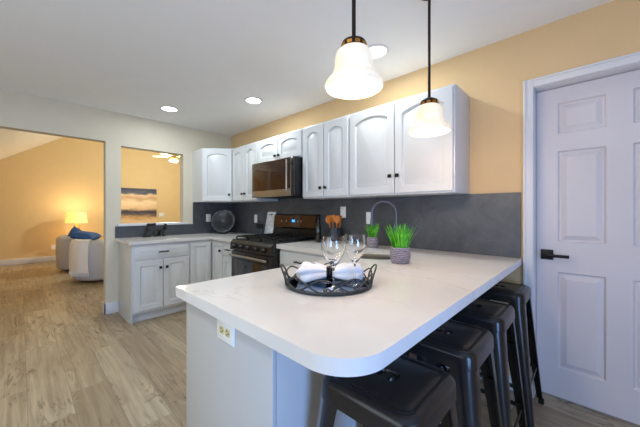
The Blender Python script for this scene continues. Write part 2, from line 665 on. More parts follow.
def drawer_front(w, h, t=0.02):
    bm = new()
    e = min(0.03, h / 4)
    loft(bm, [panel_rings(0, w, 0, h, 0, i, y) for i, y in ((0, 0), (0, -t + 0.006), (0.004, -t + 0.004), (e, -t + 0.003), (e + 0.006, -t), (e + 0.02, -t))])
    return bm


def knob_bm(y=0.0):
    bm = new()
    box(bm, -0.006, 0.006, -0.016, 0.0, -0.006, 0.006, 0.001)
    box(bm, -0.014, 0.014, -0.026, -0.014, -0.014, 0.014, 0.003)
    return bm


def pull_bm(w=0.11):
    bm = new()
    box(bm, -w / 2, w / 2, -0.032, -0.022, -0.006, 0.006, 0.002)
    for s in (-1, 1):
        box(bm, s * (w / 2 - 0.012) - 0.006, s * (w / 2 - 0.012) + 0.006, -0.024, 0.0, -0.005, 0.005, 0.001)
    return bm


def add_door(parent, x, z, w, h, y, arch=0.0, knob=None, rot=0.0, name='door', base=(0, 0)):
    d = obj(name, raised_door(w, h, arch, stile=min(0.058, w * 0.2)), 'cab', parent, (x, y, z), (0, 0, rot))
    if knob:
        obj('knob', knob_bm(), 'black', d, (knob[0], -0.02, knob[1]))
    return d


# six-panel door slab with a lever handle
SX0, SX1, SZ0, SZ1, SY = DX0 + 0.010, DX1 - 0.010, 0.012, DZ - 0.012, 0.095
bm = new()
W = SX1 - SX0
H = SZ1 - SZ0
pc0 = 0.112
pw = (W - 2 * pc0 - 0.110) / 2
xs = [0, pc0, pc0 + pw, pc0 + pw + 0.110, pc0 + 2 * pw + 0.110, W]
zs = [0, 0.19, 0.822, 1.020, 1.615, 1.730, 1.930, H]
for i in range(5):
    for j in range(7):
        a, b, c, d = xs[i], xs[i + 1], zs[j], zs[j + 1]
        if i in (1, 3) and j in (1, 3, 5):
            loft(bm, [[(a + q, y, c + q), (b - q, y, c + q), (b - q, y, d - q), (a + q, y, d - q)] for q, y in ((0, 0), (0.008, 0.015), (0.016, 0.015), (0.044, 0.002))], False, True)
        else:
            bm.faces.new([bm.verts.new(p) for p in ((a, 0, c), (b, 0, c), (b, 0, d), (a, 0, d))])
bmesh.ops.remove_doubles(bm, verts=bm.verts, dist=1e-5)
box(bm, 0, W, 0.016, 0.035, 0, H)
for p in ((0, 0.0001), (W - 0.0001, W)):
    box(bm, p[0], p[1], 0.0, 0.016, 0, H)
box(bm, 0, W, 0, 0.016, H - 0.0001, H)
box(bm, 0, W, 0, 0.016, 0, 0.0001)
door = struct('door_1', bm, 'door', loc=(SX0, SY, SZ0), smooth=20)
bm = new()
hz = 0.944 - SZ0
box(bm, 0.024, 0.090, -0.010, 0.0, hz - 0.033, hz + 0.033, 0.002)
tube(bm, [(0.057, -0.008, hz), (0.057, -0.050, hz)], 0.011, 12)
box(bm, 0.045, 0.172, -0.060, -0.046, hz - 0.011, hz + 0.009, 0.003)
h_ = obj('handle', bm, 'black', door)
bm = new()
box(bm, -0.001, 0.004, 0.002, 0.030, hz - 0.028, hz + 0.028, 0.001)
obj('latch_plate', bm, 'brass', door)


# ------------------------------------------------------------------ upper cabinets
UZ0, UZ1, UD = 1.362, 2.100, 0.31


def upper(label, x0, x1, z0, doors, knob_side, group='upper cabinets'):
    w, h = x1 - x0, UZ1 - z0
    c = thing('upper_cabinet', label, 'cabinet', (x0, -0.0005, z0), 0, group)
    bm = new()
    box(bm, 0.0008, w - 0.0008, -UD, 0, 0, h, 0.002)
    obj('body', bm, 'cab', c)
    g, m = 0.008, 0.010
    dw = (w - 2 * m - g * (doors - 1)) / doors
    for k in range(doors):
        kx = dw - 0.028 if k == 0 else 0.028
        add_door(c, m + k * (dw + g), 0.012, dw, h - 0.03, -UD, 0.040 if h > 0.5 else 0.030, (kx, 0.085 if h > 0.5 and w < 0.8 else (0.135 if h > 0.5 else 0.05)))
    return c


upper('white two-door upper cabinet between corner cabinet and microwave', 0.615, 1.222, UZ0, 2, 0)
upper('short white two-door cabinet mounted directly above the microwave', 1.226, 2.028, 1.800, 2, 0)
upper('tall narrow white two-door upper cabinet immediately right of the microwave', 2.032, 2.642, UZ0, 2, 0)
upper('widest white upper cabinet with two broad arched doors at the right end', 2.646, 3.540, UZ0, 2, 0)
c = thing('upper_cabinet', 'white single-door diagonal upper cabinet in the room corner', 'cabinet', (0.0005, -0.0005, UZ0), 0, 'upper cabinets')
bm = new()
prism(bm, [(0, 0), (0, -0.612), (UD, -0.612), (0.612, -UD), (0.612, 0)], 0, UZ1 - UZ0)
obj('body', bm, 'cab', c)
dl = math.hypot(0.612 - UD, 0.612 - UD)
q = 0.016 / math.sqrt(2)
add_door(c, UD + q, 0.012, dl - 0.032, UZ1 - UZ0 - 0.03, -0.612 + q, 0.036, (dl - 0.032 - 0.03, 0.085), rot=PI / 4)

# ------------------------------------------------------------------ base cabinets
BZ = 0.874
LZ = 0.870                    # carcass top on the left run


def base_body(parent, w, top, depth=0.60, toe=0.07):
    bm = new()
    box(bm, 0.0005, w - 0.0005, -depth, 0, 0.105, top, 0.002)
    box(bm, 0.0005, w - 0.0005, -depth + toe, 0, 0.0, 0.105)
    obj('body', bm, 'cab', parent)


# left run, faces +x
c = thing('base_cabinet', 'white base cabinet with one drawer over two doors, under the pass-through', 'cabinet', (0.001, -1.505, 0), PI / 2, 'base cabinets')
w = 0.605
base_body(c, w, LZ)
bm = new()
box(bm, -0.008, 0.0, -0.602, -0.012, 0, LZ, 0.002)
box(bm, -0.018, -0.008, -0.545, -0.018, 0, 0.018, 0.004)
box(bm, -0.008, w, -0.545, -0.53, 0, 0.020, 0.004)
obj('end_panel', bm, 'cab', c)
d = obj('drawer', drawer_front(w - 0.024, 0.142), 'cab', c, (0.012, -0.60, 0.695))
obj('pull', pull_bm(), 'black', d, ((w - 0.024) / 2, -0.02, 0.075))
dw = (w - 0.024 - 0.008) / 2
add_door(c, 0.012, 0.13, dw, 0.548, -0.60, 0, (dw - 0.03, 0.46))
add_door(c, 0.012 + dw + 0.008, 0.13, dw, 0.548, -0.60, 0, (0.03, 0.46))

# corner base, an L
c = thing('base_cabinet', 'white inner-corner base cabinet with two doors meeting at a right angle', 'cabinet', (0.001, -0.001, 0), 0, 'base cabinets')
bm = new()
prism(bm, [(0, 0), (0, -0.898), (0.599, -0.898), (0.599, -0.599), (0.898, -0.599), (0.898, 0)], 0.105, LZ)
prism(bm, [(0, 0), (0, -0.898), (0.53, -0.898), (0.53, -0.53), (0.898, -0.53), (0.898, 0)], 0, 0.105)
obj('body', bm, 'cab', c)
add_door(c, 0.599, 0.13, 0.262, 0.712, -0.890, 0, None, rot=PI / 2)
add_door(c, 0.628, 0.13, 0.262, 0.712, -0.599, 0, (0.225, 0.61))

c = thing('base_cabinet', 'narrow white base cabinet with drawer and door left of the range', 'cabinet', (0.900, -0.001, 0), 0, 'base cabinets')
w = 0.322
base_body(c, w, LZ, 0.599)
d = obj('drawer', drawer_front(w - 0.02, 0.142), 'cab', c, (0.01, -0.599, 0.695))
obj('pull', pull_bm(0.10), 'black', d, ((w - 0.02) / 2, -0.02, 0.075))
add_door(c, 0.01, 0.13, w - 0.02, 0.548, -0.599, 0, (w - 0.02 - 0.03, 0.46))

c = thing('base_cabinet', 'white drawer base cabinet just right of the range', 'cabinet', (2.018, -0.001, 0), 0, 'base cabinets')
w = 0.60
base_body(c, w, BZ, 0.599)
for zz, hh in ((0.700, 0.150), (0.415, 0.272), (0.130, 0.272)):
    d = obj('drawer', drawer_front(w - 0.02, hh), 'cab', c, (0.01, -0.599, zz))
    obj('pull', pull_bm(), 'black', d, ((w - 0.02) / 2, -0.02, hh / 2))

c = thing('base_cabinet', 'white sink base cabinet filling the corner under the round sink', 'cabinet', (0, 0, 0), 0, 'base cabinets')
bm = new()
prism(bm, [(2.622, -0.001), (2.622, -0.599), (2.79, -0.599), (2.965, -0.774), (3.543, -0.774), (3.543, -0.001)], 0.105, 0.69)
prism(bm, [(2.622, -0.001), (2.622, -0.53), (2.80, -0.53), (3.03, -0.774), (3.543, -0.774), (3.543, -0.001)], 0, 0.105)
prism(bm, [(2.622, -0.585), (2.622, -0.599), (2.79, -0.599), (2.965, -0.774), (2.979, -0.765), (2.80, -0.585)], 0.69, BZ)
obj('body', bm, 'cab', c)
dl = math.hypot(0.175, 0.175)
obj('door', raised_door(dl - 0.02, 0.70, stile=0.045), 'cab', c, (2.790 + 0.0071, -0.599 - 0.0071, 0.13), (0, 0, -PI / 4))

# peninsula base
c = thing('peninsula_cabinet', 'white panelled peninsula base facing the camera, under the big worktop', 'cabinet', (0, 0, 0))
bm = new()
box(bm, 2.985, 3.543, -1.843, -0.776, 0.105, BZ, 0.001)
box(bm, 3.055, 3.543, -1.843, -0.776, 0.0, 0.105)
obj('body', bm, 'cab', c)
bm = new()
box(bm, 2.965, 3.566, -1.858, -1.8435, 0, BZ, 0.0015)
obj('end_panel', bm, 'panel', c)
bm = new()
box(bm, 3.544, 3.566, -1.8430, -0.001, 0, BZ, 0.0015)
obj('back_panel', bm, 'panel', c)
for k in range(2):
    dw = 0.515
    add_door(c, 2.985, 0.13, dw, 0.72, -0.785 - k * (dw + 0.01), 0, (0.03 if k else dw - 0.03, 0.62), rot=-PI / 2)
# outlet on the peninsula end: plate turned sideways
o = thing('outlet', 'ivory outlet in a white plate under the peninsula worktop edge', 'outlet', (3.308, -1.858, 0.824), 0, 'wall plates')
bm = new()
box(bm, -0.058, 0.058, -0.006, 0.0, -0.036, 0.036, 0.002)
obj('cover_plate', bm, 'plate_w', o)
for sx in (-1, 1):
    bm = new()
    loft(bm, [[(sx * 0.0195 + a * 0.0155, y, b * 0.0155) for a, b in [(math.cos(2 * PI * k / 20), max(-0.8, min(0.8, math.sin(2 * PI * k / 20)))) for k in range(20)]] for y in (-0.004, -0.0085)])
    r = obj('receptacle', bm, 'plate_i', o)
    bm = new()
    for dz in (-0.006, 0.006):
        box(bm, sx * 0.0195 - 0.006, sx * 0.0195 + 0.001, -0.0092, -0.008, dz - 0.0014, dz + 0.0014)
    box(bm, sx * 0.0195 + 0.005, sx * 0.0195 + 0.010, -0.0092, -0.008, -0.0025, 0.0025)
    obj('slots', bm, 'slot', r)

# ------------------------------------------------------------------ worktops
def slab(bm, outer, z0, z1, hole=None):
    flat = [Vector((x, y, 0)) for lp in [outer] + ([hole] if hole else []) for x, y in lp]
    tris = tessellate_polygon([[Vector((x, y, 0)) for x, y in lp] for lp in [outer] + ([hole] if hole else [])])
    for z in (z0, z1):
        vs = [bm.verts.new((p.x, p.y, z)) for p in flat]
        for tri in tris:
            bm.faces.new([vs[q] for q in tri])
    for lp in [outer] + ([hole] if hole else []):
        for i in range(len(lp)):
            a, b = lp[i], lp[(i + 1) % len(lp)]
            bm.faces.new([bm.verts.new(p) for p in ((a[0], a[1], z0), (b[0], b[1], z0), (b[0], b[1], z1), (a[0], a[1], z1))])
    bmesh.ops.remove_doubles(bm, verts=bm.verts, dist=1e-5)


bm = new()
slab(bm, [(0.001, -1.548), (0.640, -1.548), (0.640, -0.640), (1.236, -0.640), (1.236, -0.001), (0.001, -0.001)], LZ, 0.902)
tag(obj('worktop', bm, 'quartz', smooth=20), 'L-shaped white quartz worktop running below the pass-through to the range', 'worktop')

SK = (3.090, -0.585, 0.165)
R_, PX0, PX1, PY = 0.125, 2.935, 3.868, -1.890
outer = [(2.004, -0.001), (2.004, -0.640), (2.79, -0.640), (2.835, -0.655), (2.92, -0.74), (2.935, -0.785), (PX0, PY)]
for k in range(13):
    a = -PI / 2 + PI / 2 * k / 12
    outer.append((PX1 - R_ + R_ * math.cos(a), PY + R_ + R_ * math.sin(a)))
outer += [(PX1, -0.001)]
hole = [(SK[0] + SK[2] * math.cos(2 * PI * k / 40), SK[1] + SK[2] * math.sin(2 * PI * k / 40)) for k in range(40)]
bm = new()
slab(bm, outer, BZ, 0.914, hole)
tag(obj('worktop', bm, 'quartz', smooth=20), 'large white veined quartz peninsula worktop with a rounded front corner', 'worktop')
WT = 0.914

bm = new()
lathe(bm, [(SK[2] - 0.004, 0.026), (SK[2] - 0.0015, 0.028), (SK[2] - 0.0012, 0.026), (SK[2] - 0.0012, -0.012), (SK[2] - 0.004, -0.11), (SK[2] - 0.03, -0.150), (0.03, -0.160), (0.0, -0.160)][::-1], 40)
s_ = thing('sink', 'round stainless steel undermount sink behind the near plant', 'sink', (SK[0], SK[1], BZ))
obj('bowl', bm, 'sinksteel', s_)
bm = new()
lathe(bm, [(0.0, -0.156), (0.032, -0.156), (0.036, -0.1595)], 24)
obj('drain', bm, 'bsteel', s_)

# backsplash
bm = new()
pl = [(0.014, 0.903), (1.240, 0.903), (1.240, WT + 0.001), (3.862, WT + 0.001), (3.862, 1.3615), (2.0305, 1.3615), (2.0305, 1.40), (1.2235, 1.40), (1.2235, 1.3615), (0.014, 1.3615)]
loft(bm, [[(x, y, z) for x, z in pl] for y in (-0.012, -0.0008)])
tag(obj('backsplash', bm, 'slate'), 'long dark slate backsplash along the range wall', 'backsplash')
bm = new()
pl = [(-1.548, 0.903), (-0.0008, 0.903), (-0.0008, 1.3615), (-0.612, 1.3615), (-0.612, 1.0445), (-1.548, 1.0445)]
loft(bm, [[(x, y, z) for y, z in pl] for x in (0.0008, 0.012)])
tag(obj('backsplash', bm, 'slate'), 'dark slate strip between left worktop and pass-through sill', 'backsplash')


# wall plates on the backsplash and living room wall
def plate(name, label, cat, loc, rotz, w=0.072, h=0.116, kind='outlet'):
    o = thing(name, label, cat, loc, rotz, 'wall plates')
    bm = new()
    box(bm, -w / 2, w / 2, -0.006, 0, -h / 2, h / 2, 0.002)
    obj('cover_plate', bm, 'plate_w', o)
    n = max(1, round(w / 0.06))
    for k in range(n):
        cx = (k - (n - 1) / 2) * 0.052
        if kind == 'outlet':
            for dz in (-0.02, 0.02):
                bm = new()
                box(bm, cx - 0.016, cx + 0.016, -0.008, -0.004, dz - 0.013, dz + 0.013, 0.003)
                obj('receptacle', bm, 'plate_w', o)
        else:
            bm = new()
            box(bm, cx - 0.016, cx + 0.016, -0.0085, -0.004, -0.033, 0.033, 0.003)
            obj('rocker', bm, 'plate_w', o)
    return o


plate('light_switch', 'white rocker switch plate on backsplash left of the marble board', 'switch', (0.716, -0.0125, 1.125), 0, kind='switch')
plate('outlet', 'white outlet plate on backsplash behind the wooden utensils', 'outlet', (2.325, -0.0125, 1.222), 0)
plate('outlet', 'white outlet plate on backsplash above the small far plant', 'outlet', (2.650, -0.0125, 1.166), 0)
plate('outlet', 'white outlet plate peeking out left of the round charcoal plate', 'outlet', (0.0125, -0.385, 1.13), PI / 2)
plate('light_switch', 'double switch plate on the tan wall right of the painting', 'switch', (LX + 0.0005, 0.66, 1.12), PI / 2, w=0.14, kind='switch')
plate('outlet', 'white outlet low on the tan wall left of the armchairs', 'outlet', (LX + 0.0005, -1.79, 0.34), PI / 2)


# ------------------------------------------------------------------ range
rg = thing('range', 'black stainless gas range with five front knobs', 'stove', (1.242, -0.02, 0))
RW, RD, RH = 0.756, 0.64, 0.905
bm = new()
box(bm, 0, RW, -RD, 0, 0.04, RH, 0.003)
for sx in (0.05, RW - 0.05):
    for sy in (-RD + 0.08, -0.06):
        lathe(bm, [(0.018, 0.0), (0.018, 0.045)], 10, (sx, sy, 0))
obj('body', bm, 'bsteel', rg)
bm = new()
loft(bm, [[(x, y, z) for y, z in ((-RD, 0.800), (-RD - 0.045, 0.805), (-RD - 0.040, 0.885), (-RD - 0.015, 0.912), (-RD, 0.912))] for x in (0, RW)])
cp = obj('control_panel', bm, 'bsteel', rg)
for k in range(5):
    bm = new()
    lathe(bm, [(0.027, 0.0), (0.027, 0.006), (0.021, 0.008), (0.019, 0.032), (0.017, 0.035), (0.0, 0.035)], 20)
    box(bm, -0.004, 0.004, -0.019, 0.019, 0.03, 0.040, 0.001)
    obj('knob', bm, 'steel' if False else 'bsteel', cp, (0.10 + k * (RW - 0.20) / 4, -RD - 0.0430, 0.848), (PI / 2, 0, 0))
bm = new()
box(bm, 0.004, RW - 0.004, -RD - 0.032, -RD - 0.001, 0.215, 0.792, 0.004)
od = obj('oven_door', bm, 'bsteel', rg)
bm = new()
box(bm, 0.07, RW - 0.07, -RD - 0.034, -RD - 0.031, 0.30, 0.70, 0.001)
obj('oven_window', bm, 'dglass', od)
bm = new()
tube(bm, [(0.04, -RD - 0.075, 0.752), (RW - 0.04, -RD - 0.075, 0.752)], 0.013, 14)
for sx in (0.075, RW - 0.075):
    tube(bm, [(sx, -RD - 0.03, 0.752), (sx, -RD - 0.075, 0.752)], 0.009, 10)
obj('handle', bm, 'steel', od)
bm = new()
box(bm, 0.004, RW - 0.004, -RD - 0.028, -RD - 0.001, 0.06, 0.205, 0.004)
obj('drawer', bm, 'bsteel', rg)
bm = new()
box(bm, -0.002, RW + 0.002, -RD - 0.012, -0.065, RH, RH + 0.012, 0.003)
obj('cooktop', bm, 'iron', rg)
for bx_, by_, br in ((0.15, -0.19, 0.042), (0.15, -0.48, 0.05), (RW / 2, -0.33, 0.055), (RW - 0.15, -0.19, 0.042), (RW - 0.15, -0.48, 0.05)):
    bm = new()
    lathe(bm, [(br, 0.0), (br, 0.008), (br * 0.7, 0.012), (br * 0.7, 0.018), (0.0, 0.018)], 20, (bx_, by_, RH + 0.012))
    obj('burner', bm, 'iron', rg)
for k in range(3):
    bm = new()
    x0 = 0.02 + k * 0.2395
    x1 = x0 + 0.235
    z0 = RH + 0.036
    for xx in (x0 + 0.006, (x0 + x1) / 2, x1 - 0.006):
        box(bm, xx - 0.005, xx + 0.005, -RD + 0.02, -0.09, z0, z0 + 0.012, 0.002)
    for yy in (-RD + 0.025, -0.48, -0.33, -0.19, -0.095):
        box(bm, x0, x1, yy - 0.005, yy + 0.005, z0, z0 + 0.012, 0.002)
    for xx in (x0 + 0.006, x1 - 0.006):
        for yy in (-RD + 0.025, -0.095):
            box(bm, xx - 0.006, xx + 0.006, yy - 0.006, yy + 0.006, RH + 0.0125, z0 + 0.002)
    obj('grate', bm, 'iron', rg)
bm = new()
loft(bm, [[(x, y, z) for y, z in ((0, RH), (0, 1.195), (-0.030, 1.195), (-0.062, 1.180), (-0.075, 1.040), (-0.055, 1.020), (-0.055, RH))] for x in (0, RW)])
bgd = obj('back_guard', bm, 'bsteel', rg)
bm = new()
loft(bm, [[(x, y, z) for y, z in ((-0.0627, 1.182), (-0.0642, 1.182), (-0.0770, 1.042), (-0.0755, 1.042))] for x in (0.015, RW - 0.015)])
obj('display_panel', bm, M['mwglass'], bgd)
bm = new()
loft(bm, [[(x, y, z) for y, z in ((-0.068, 1.130), (-0.0705, 1.130), (-0.073, 1.103), (-0.071, 1.103))] for x in (0.355, 0.405)])
obj('clock', bm, 'e_display', bgd)
for bx_ in (0.16, 0.25, 0.46, 0.52):
    bm = new()
    lathe(bm, [(0.011, 0), (0.011, 0.003), (0, 0.003)], 14)
    obj('button', bm, 'steel', bgd, (bx_, -0.0695, 1.112), (PI / 2 + 0.09, 0, 0))

# ------------------------------------------------------------------ microwave
mw = thing('microwave', 'stainless over-the-range microwave with dark glass door', 'microwave', (1.244, -0.0125, 1.392))
MW, MH, MD = 0.760, 0.406, 0.375
bm = new()
box(bm, 0, MW, -MD, 0, 0, MH, 0.003)
obj('body', bm, 'iron', mw)
bm = new()
box(bm, 0.0, MW - 0.045, -MD - 0.032, -MD - 0.001, 0.0, MH, 0.004)
md = obj('door', bm, 'steel', mw)
bm = new()
box(bm, 0.008, MW - 0.052, -MD - 0.0345, -MD - 0.031, 0.075, MH - 0.006, 0.001)
obj('window', bm, 'mwglass', md)
bm = new()
hx = MW - 0.066
tube(bm, [(hx, -MD - 0.072, 0.05), (hx, -MD - 0.072, MH - 0.03)], 0.009, 12)
for zz in (0.075, MH - 0.055):
    tube(bm, [(hx, -MD - 0.03, zz), (hx, -MD - 0.072, zz)], 0.007, 10)
obj('handle', bm, 'brass' if False else 'steel', md)
bm = new()
box(bm, MW - 0.043, MW, -MD - 0.032, -MD - 0.001, 0.0, MH, 0.004)
cpn = obj('control_panel', bm, 'dglass', mw)
bm = new()
box(bm, MW - 0.036, MW - 0.008, -MD - 0.0335, -MD - 0.0315, MH - 0.07, MH - 0.03)
obj('clock', bm, 'slot', cpn)


# ------------------------------------------------------------------ faucet
fc = thing('faucet', 'tall black gooseneck faucet behind the sink', 'faucet', (3.020, -0.165, WT))
bm = new()
lathe(bm, [(0.028, 0), (0.028, 0.008), (0.020, 0.014), (0.018, 0.07), (0.015, 0.075), (0.0, 0.075)], 20)
obj('base', bm, 'gun', fc)
bm = new()
dx, dy = -0.185, -0.085
pts = [(0, 0, 0.06), (0, 0, 0.20), (0, 0, 0.30)]
for k in range(1, 17):
    a = PI * k / 16
    u = (1 - math.cos(a)) / 2
    pts.append((dx * u, dy * u, 0.30 + 0.102 * math.sin(a)))
pts.append((dx, dy, 0.26))
tube(bm, pts, 0.011, 12)
obj('spout', bm, 'gun', fc)
bm = new()
tube(bm, [(dx, dy, 0.265), (dx, dy, 0.20)], [0.0125, 0.017], 14)
obj('spray_head', bm, 'gun', fc)
bm = new()
tube(bm, [(0.015, 0, 0.05), (0.04, 0, 0.055), (0.085, -0.005, 0.085)], [0.009, 0.007, 0.005], 10)
obj('lever', bm, 'gun', fc)


# ------------------------------------------------------------------ pendants and ceiling lights
def pendant(x, y, zr, label):
    p = thing('pendant_light', label, 'pendant light', (x, y, CH), 0, 'pendants over the peninsula')
    bm = new()
    lathe(bm, [(0.062, -0.0005), (0.062, -0.012), (0.045, -0.026), (0.012, -0.032), (0.0, -0.032)], 28)
    obj('canopy', bm, 'bronze', p)
    top = zr + 0.145 - CH
    bm = new()
    tube(bm, [(0, 0, -0.03), (0, 0, top + 0.038)], 0.0075, 10)
    obj('rod', bm, 'bronze', p)
    bm = new()
    lathe(bm, [(0.0, 0.034), (0.018, 0.034), (0.030, 0.026), (0.044, 0.018), (0.047, 0.010), (0.047, -0.004), (0.044, -0.006)], 28, (0, 0, top + 0.008))
    f = obj('holder', bm, 'bronze', p)
    bm = new()
    for k in range(10):
        a = 2 * PI * k / 10
        box(bm, -0.009, 0.009, -0.0015, 0.0015, 0.004, 0.016, 0.0, mat=Matrix.Translation((0.0465 * math.cos(a), 0.0465 * math.sin(a), top)) @ Matrix.Rotation(a + PI / 2, 4, 'Z'))
    obj('vents', bm, 'brass', f)
    out = [(r_ * 0.108, z_ * 0.108) for r_, z_ in [(0.42, 0.02), (0.52, -0.04), (0.6, -0.13), (0.645, -0.28), (0.655, -0.48), (0.67, -0.64), (0.71, -0.79), (0.79, -0.93), (0.89, -1.05), (0.965, -1.15), (1.0, -1.25), (0.985, -1.32), (0.95, -1.34)]]
    inn = [(r - 0.005, z + 0.001) for r, z in out[:-1]][::-1]
    bm = new()
    lathe(bm, out + inn, 44, (0, 0, top))
    obj('shade', bm, 'shade', p, smooth=60)
    bm = new()
    lathe(bm, [(0.013, 0), (0.014, -0.03), (0.024, -0.045), (0.028, -0.065), (0.022, -0.083), (0.0, -0.092)], 20, (0, 0, top - 0.01))
    obj('bulb', bm, 'e_bulb', p)
    d = bpy.data.lights.new('bulb_light', 'POINT')
    d.energy = PEND_W
    d.color = PEND_C
    d.shadow_soft_size = 0.06
    o = bpy.data.objects.new('bulb_light', d)
    COL.objects.link(o)
    o.parent = p
    o.location = (0, 0, top - 0.22)


pendant(3.570, -1.487, 1.690, 'nearer and larger-looking pendant light with a white glass bell shade')
pendant(3.568, -0.803, 1.664, 'farther pendant light with white glass bell, before the wide cabinet')


def can(x, y, label, power=CAN_W):
    p = thing('recessed_light', label, 'ceiling light', (x, y, CH), 0, 'recessed ceiling lights')
    bm = new()
    lathe(bm, [(0.078, -0.0005), (0.096, -0.0005), (0.096, -0.004), (0.080, -0.010), (0.078, -0.010)], 36, closed=True)
    obj('trim_ring', bm, 'trim', p)
    bm = new()
    lathe(bm, [(0.0, -0.0005), (0.078, -0.0005), (0.078, -0.006), (0.0, -0.006)], 36)
    obj('diffuser', bm, 'e_can', p)
    d = bpy.data.lights.new('led_light', 'AREA')
    d.shape = 'DISK'
    d.size = 0.15
    d.energy = power
    d.color = CAN_C
    o = bpy.data.objects.new('led_light', d)
    COL.objects.link(o)
    o.parent = p
    o.location = (0, 0, -0.013)


can(0.612, -1.134, 'round recessed ceiling light nearest the pass-through')
can(1.548, -0.597, 'round recessed ceiling light in front of the range')
can(3.032, -0.495, 'recessed ceiling light half hidden behind the nearer pendant')
can(1.60, -3.0, 'recessed ceiling light outside the frame, left of the camera')
can(3.30, -2.75, 'recessed ceiling light outside the frame, behind the camera')


# ------------------------------------------------------------------ stools
def stool(y, label):
    s = thing('bar_stool', label, 'bar stool', (3.782, y, 0), 0, 'black metal stools along the peninsula')
    ST = 0.757
    hs = 0.146
    bm = new()
    lp = [(hs + 0.006, 0.046, ST - 0.060), (hs + 0.004, 0.046, ST - 0.020), (hs + 0.001, 0.045, ST - 0.010), (hs - 0.005, 0.042, ST - 0.003), (hs - 0.012, 0.040, ST),
          (hs - 0.022, 0.034, ST), (hs - 0.026, 0.032, ST - 0.003), (hs - 0.030, 0.030, ST - 0.003), (hs - 0.034, 0.028, ST - 0.001)]
    loops = [rrect(a, a, r, z) for a, r, z in lp]
    loops.append(rrect(0.032, 0.024, 0.018, ST - 0.002))
    loops.append(rrect(0.029, 0.021, 0.016, ST - 0.012))
    loft(bm, loops, False, False)
    loft(bm, [rrect(hs + 0.004, hs + 0.004, 0.044, ST - 0.060), rrect(hs - 0.004, hs - 0.004, 0.038, ST - 0.022), rrect(0.032, 0.024, 0.018, ST - 0.013)], False, False)
    box(bm, -0.006, 0.006, -0.024, 0.024, ST - 0.011, ST - 0.004)
    obj('seat', bm, 'stool', s)
    for sx in (-1, 1):
        for sy in (-1, 1):
            bm = new()
            loops = []
            for f in [0, 0.12, 0.4, 0.7, 1.0]:
                z = ST - 0.030 + (0.022 - (ST - 0.030)) * f
                c = 0.1460 + (0.202 - 0.1460) * f
                wd = 0.078 + (0.034 - 0.078) * f ** 0.75
                r = 0.046 + (0.016 - 0.046) * f
                r = min(r, wd * 0.8)
                th = 0.0035
                out, inn = [], []
                out.append((c - wd, c))
                inn.append((c - wd, c - th))
                for k in range(7):
                    a = PI / 2 * (1 - k / 6)
                    out.append((c - r + r * math.cos(a), c - r + r * math.sin(a)))
                    inn.append((c - r + (r - th) * math.cos(a), c - r + (r - th) * math.sin(a)))
                out.append((c, c - wd))
                inn.append((c - th, c - wd))
                loops.append([(sx * x, sy * y_, z) for x, y_ in out + inn[::-1]])
            loft(bm, loops)
            l = obj('leg', bm, 'stool', s)
            bm = new()
            cc = 0.192
            loft(bm, [rrect(a, a, 0.008, z, sx * cc, sy * cc) for a, z in ((0.014, 0.0), (0.016, 0.006), (0.014, 0.030))])
            obj('rubber_foot', bm, 'rubber', l)
    zb = 0.235
    c = 0.146 + 0.056 * (1 - (zb - 0.022) / (ST - 0.052)) - 0.010
    for sx, sy, ax in ((0, 1, 'x'), (0, -1, 'x'), (1, 0, 'y'), (-1, 0, 'y')):
        bm = new()
        zz = zb if ax == 'x' else zb + 0.012
        if ax == 'x':
            box(bm, -c, c, sy * c - 0.003, sy * c + 0.003, zz - 0.011, zz + 0.011, 0.001)
        else:
            box(bm, sx * c - 0.003, sx * c + 0.003, -c, c, zz - 0.011, zz + 0.011, 0.001)
        obj('stretcher', bm, 'stool', s)
    bm = new()
    zc = 0.56
    c2 = 0.146 + 0.056 * (1 - (zc - 0.022) / (ST - 0.052)) - 0.016
    tube(bm, [(-c2, -c2, zc), (0, 0, zc + 0.05), (c2, c2, zc)], 0.006, 8)
    tube(bm, [(-c2, c2, zc), (0, 0, zc + 0.05), (c2, -c2, zc)], 0.006, 8)
    obj('cross_brace', bm, 'stool', s)


stool(-1.600, 'black metal backless stool nearest the camera, its seat filling the lower edge')
stool(-1.172, 'second black metal stool from the camera along the peninsula')
stool(-0.748, 'third black metal stool from the camera along the peninsula')
stool(-0.226, 'farthest black metal stool, next to the white door')


# ------------------------------------------------------------------ tray with glasses and napkins
TX, TY = 3.376, -1.412
tr_ = thing('wire_tray', 'round dark wire tray with looped rim on the peninsula', 'tray', (TX, TY, WT))
TR = 0.182
bm = new()
lathe(bm, [(0.0, 0.003), (TR - 0.004, 0.003), (TR - 0.004, 0.009), (0.0, 0.009)], 60)
obj('mirror_base', bm, 'mirror', tr_)
bm = new()
tube(bm, [(TR * math.cos(2 * PI * k / 72), TR * math.sin(2 * PI * k / 72), 0.0075) for k in range(72)], 0.0075, 10, True)
obj('base_ring', bm, 'trayw', tr_)
for ph in (0, PI):
    bm = new()
    pts = []
    for k in range(180):
        a = 2 * PI * k / 180
        zz = 0.036 + 0.025 * math.sin(5 * a + ph)
        rr = TR + 0.012 * (zz / 0.07) + (0.0035 if ph else -0.0035) * math.cos(5 * a)
        pts.append((rr * math.cos(a), rr * math.sin(a), zz))
    tube(bm, pts, 0.0033, 8, True)
    obj('wire_loop', bm, 'trayw', tr_)
for ang in (math.radians(43.67), math.radians(223.67)):
    bm = new()
    pts = []
    for k in range(25):
        q = PI * k / 24
        a = ang + 0.24 * math.cos(q)
        zz = 0.010 + 0.075 * math.sin(q) ** 0.7
        rr = TR + 0.004 + 0.022 * math.sin(q)
        pts.append((rr * math.cos(a), rr * math.sin(a), zz))
    tube(bm, pts, 0.0036, 8)
    obj('handle', bm, 'trayw', tr_)
TZ = WT + 0.0092


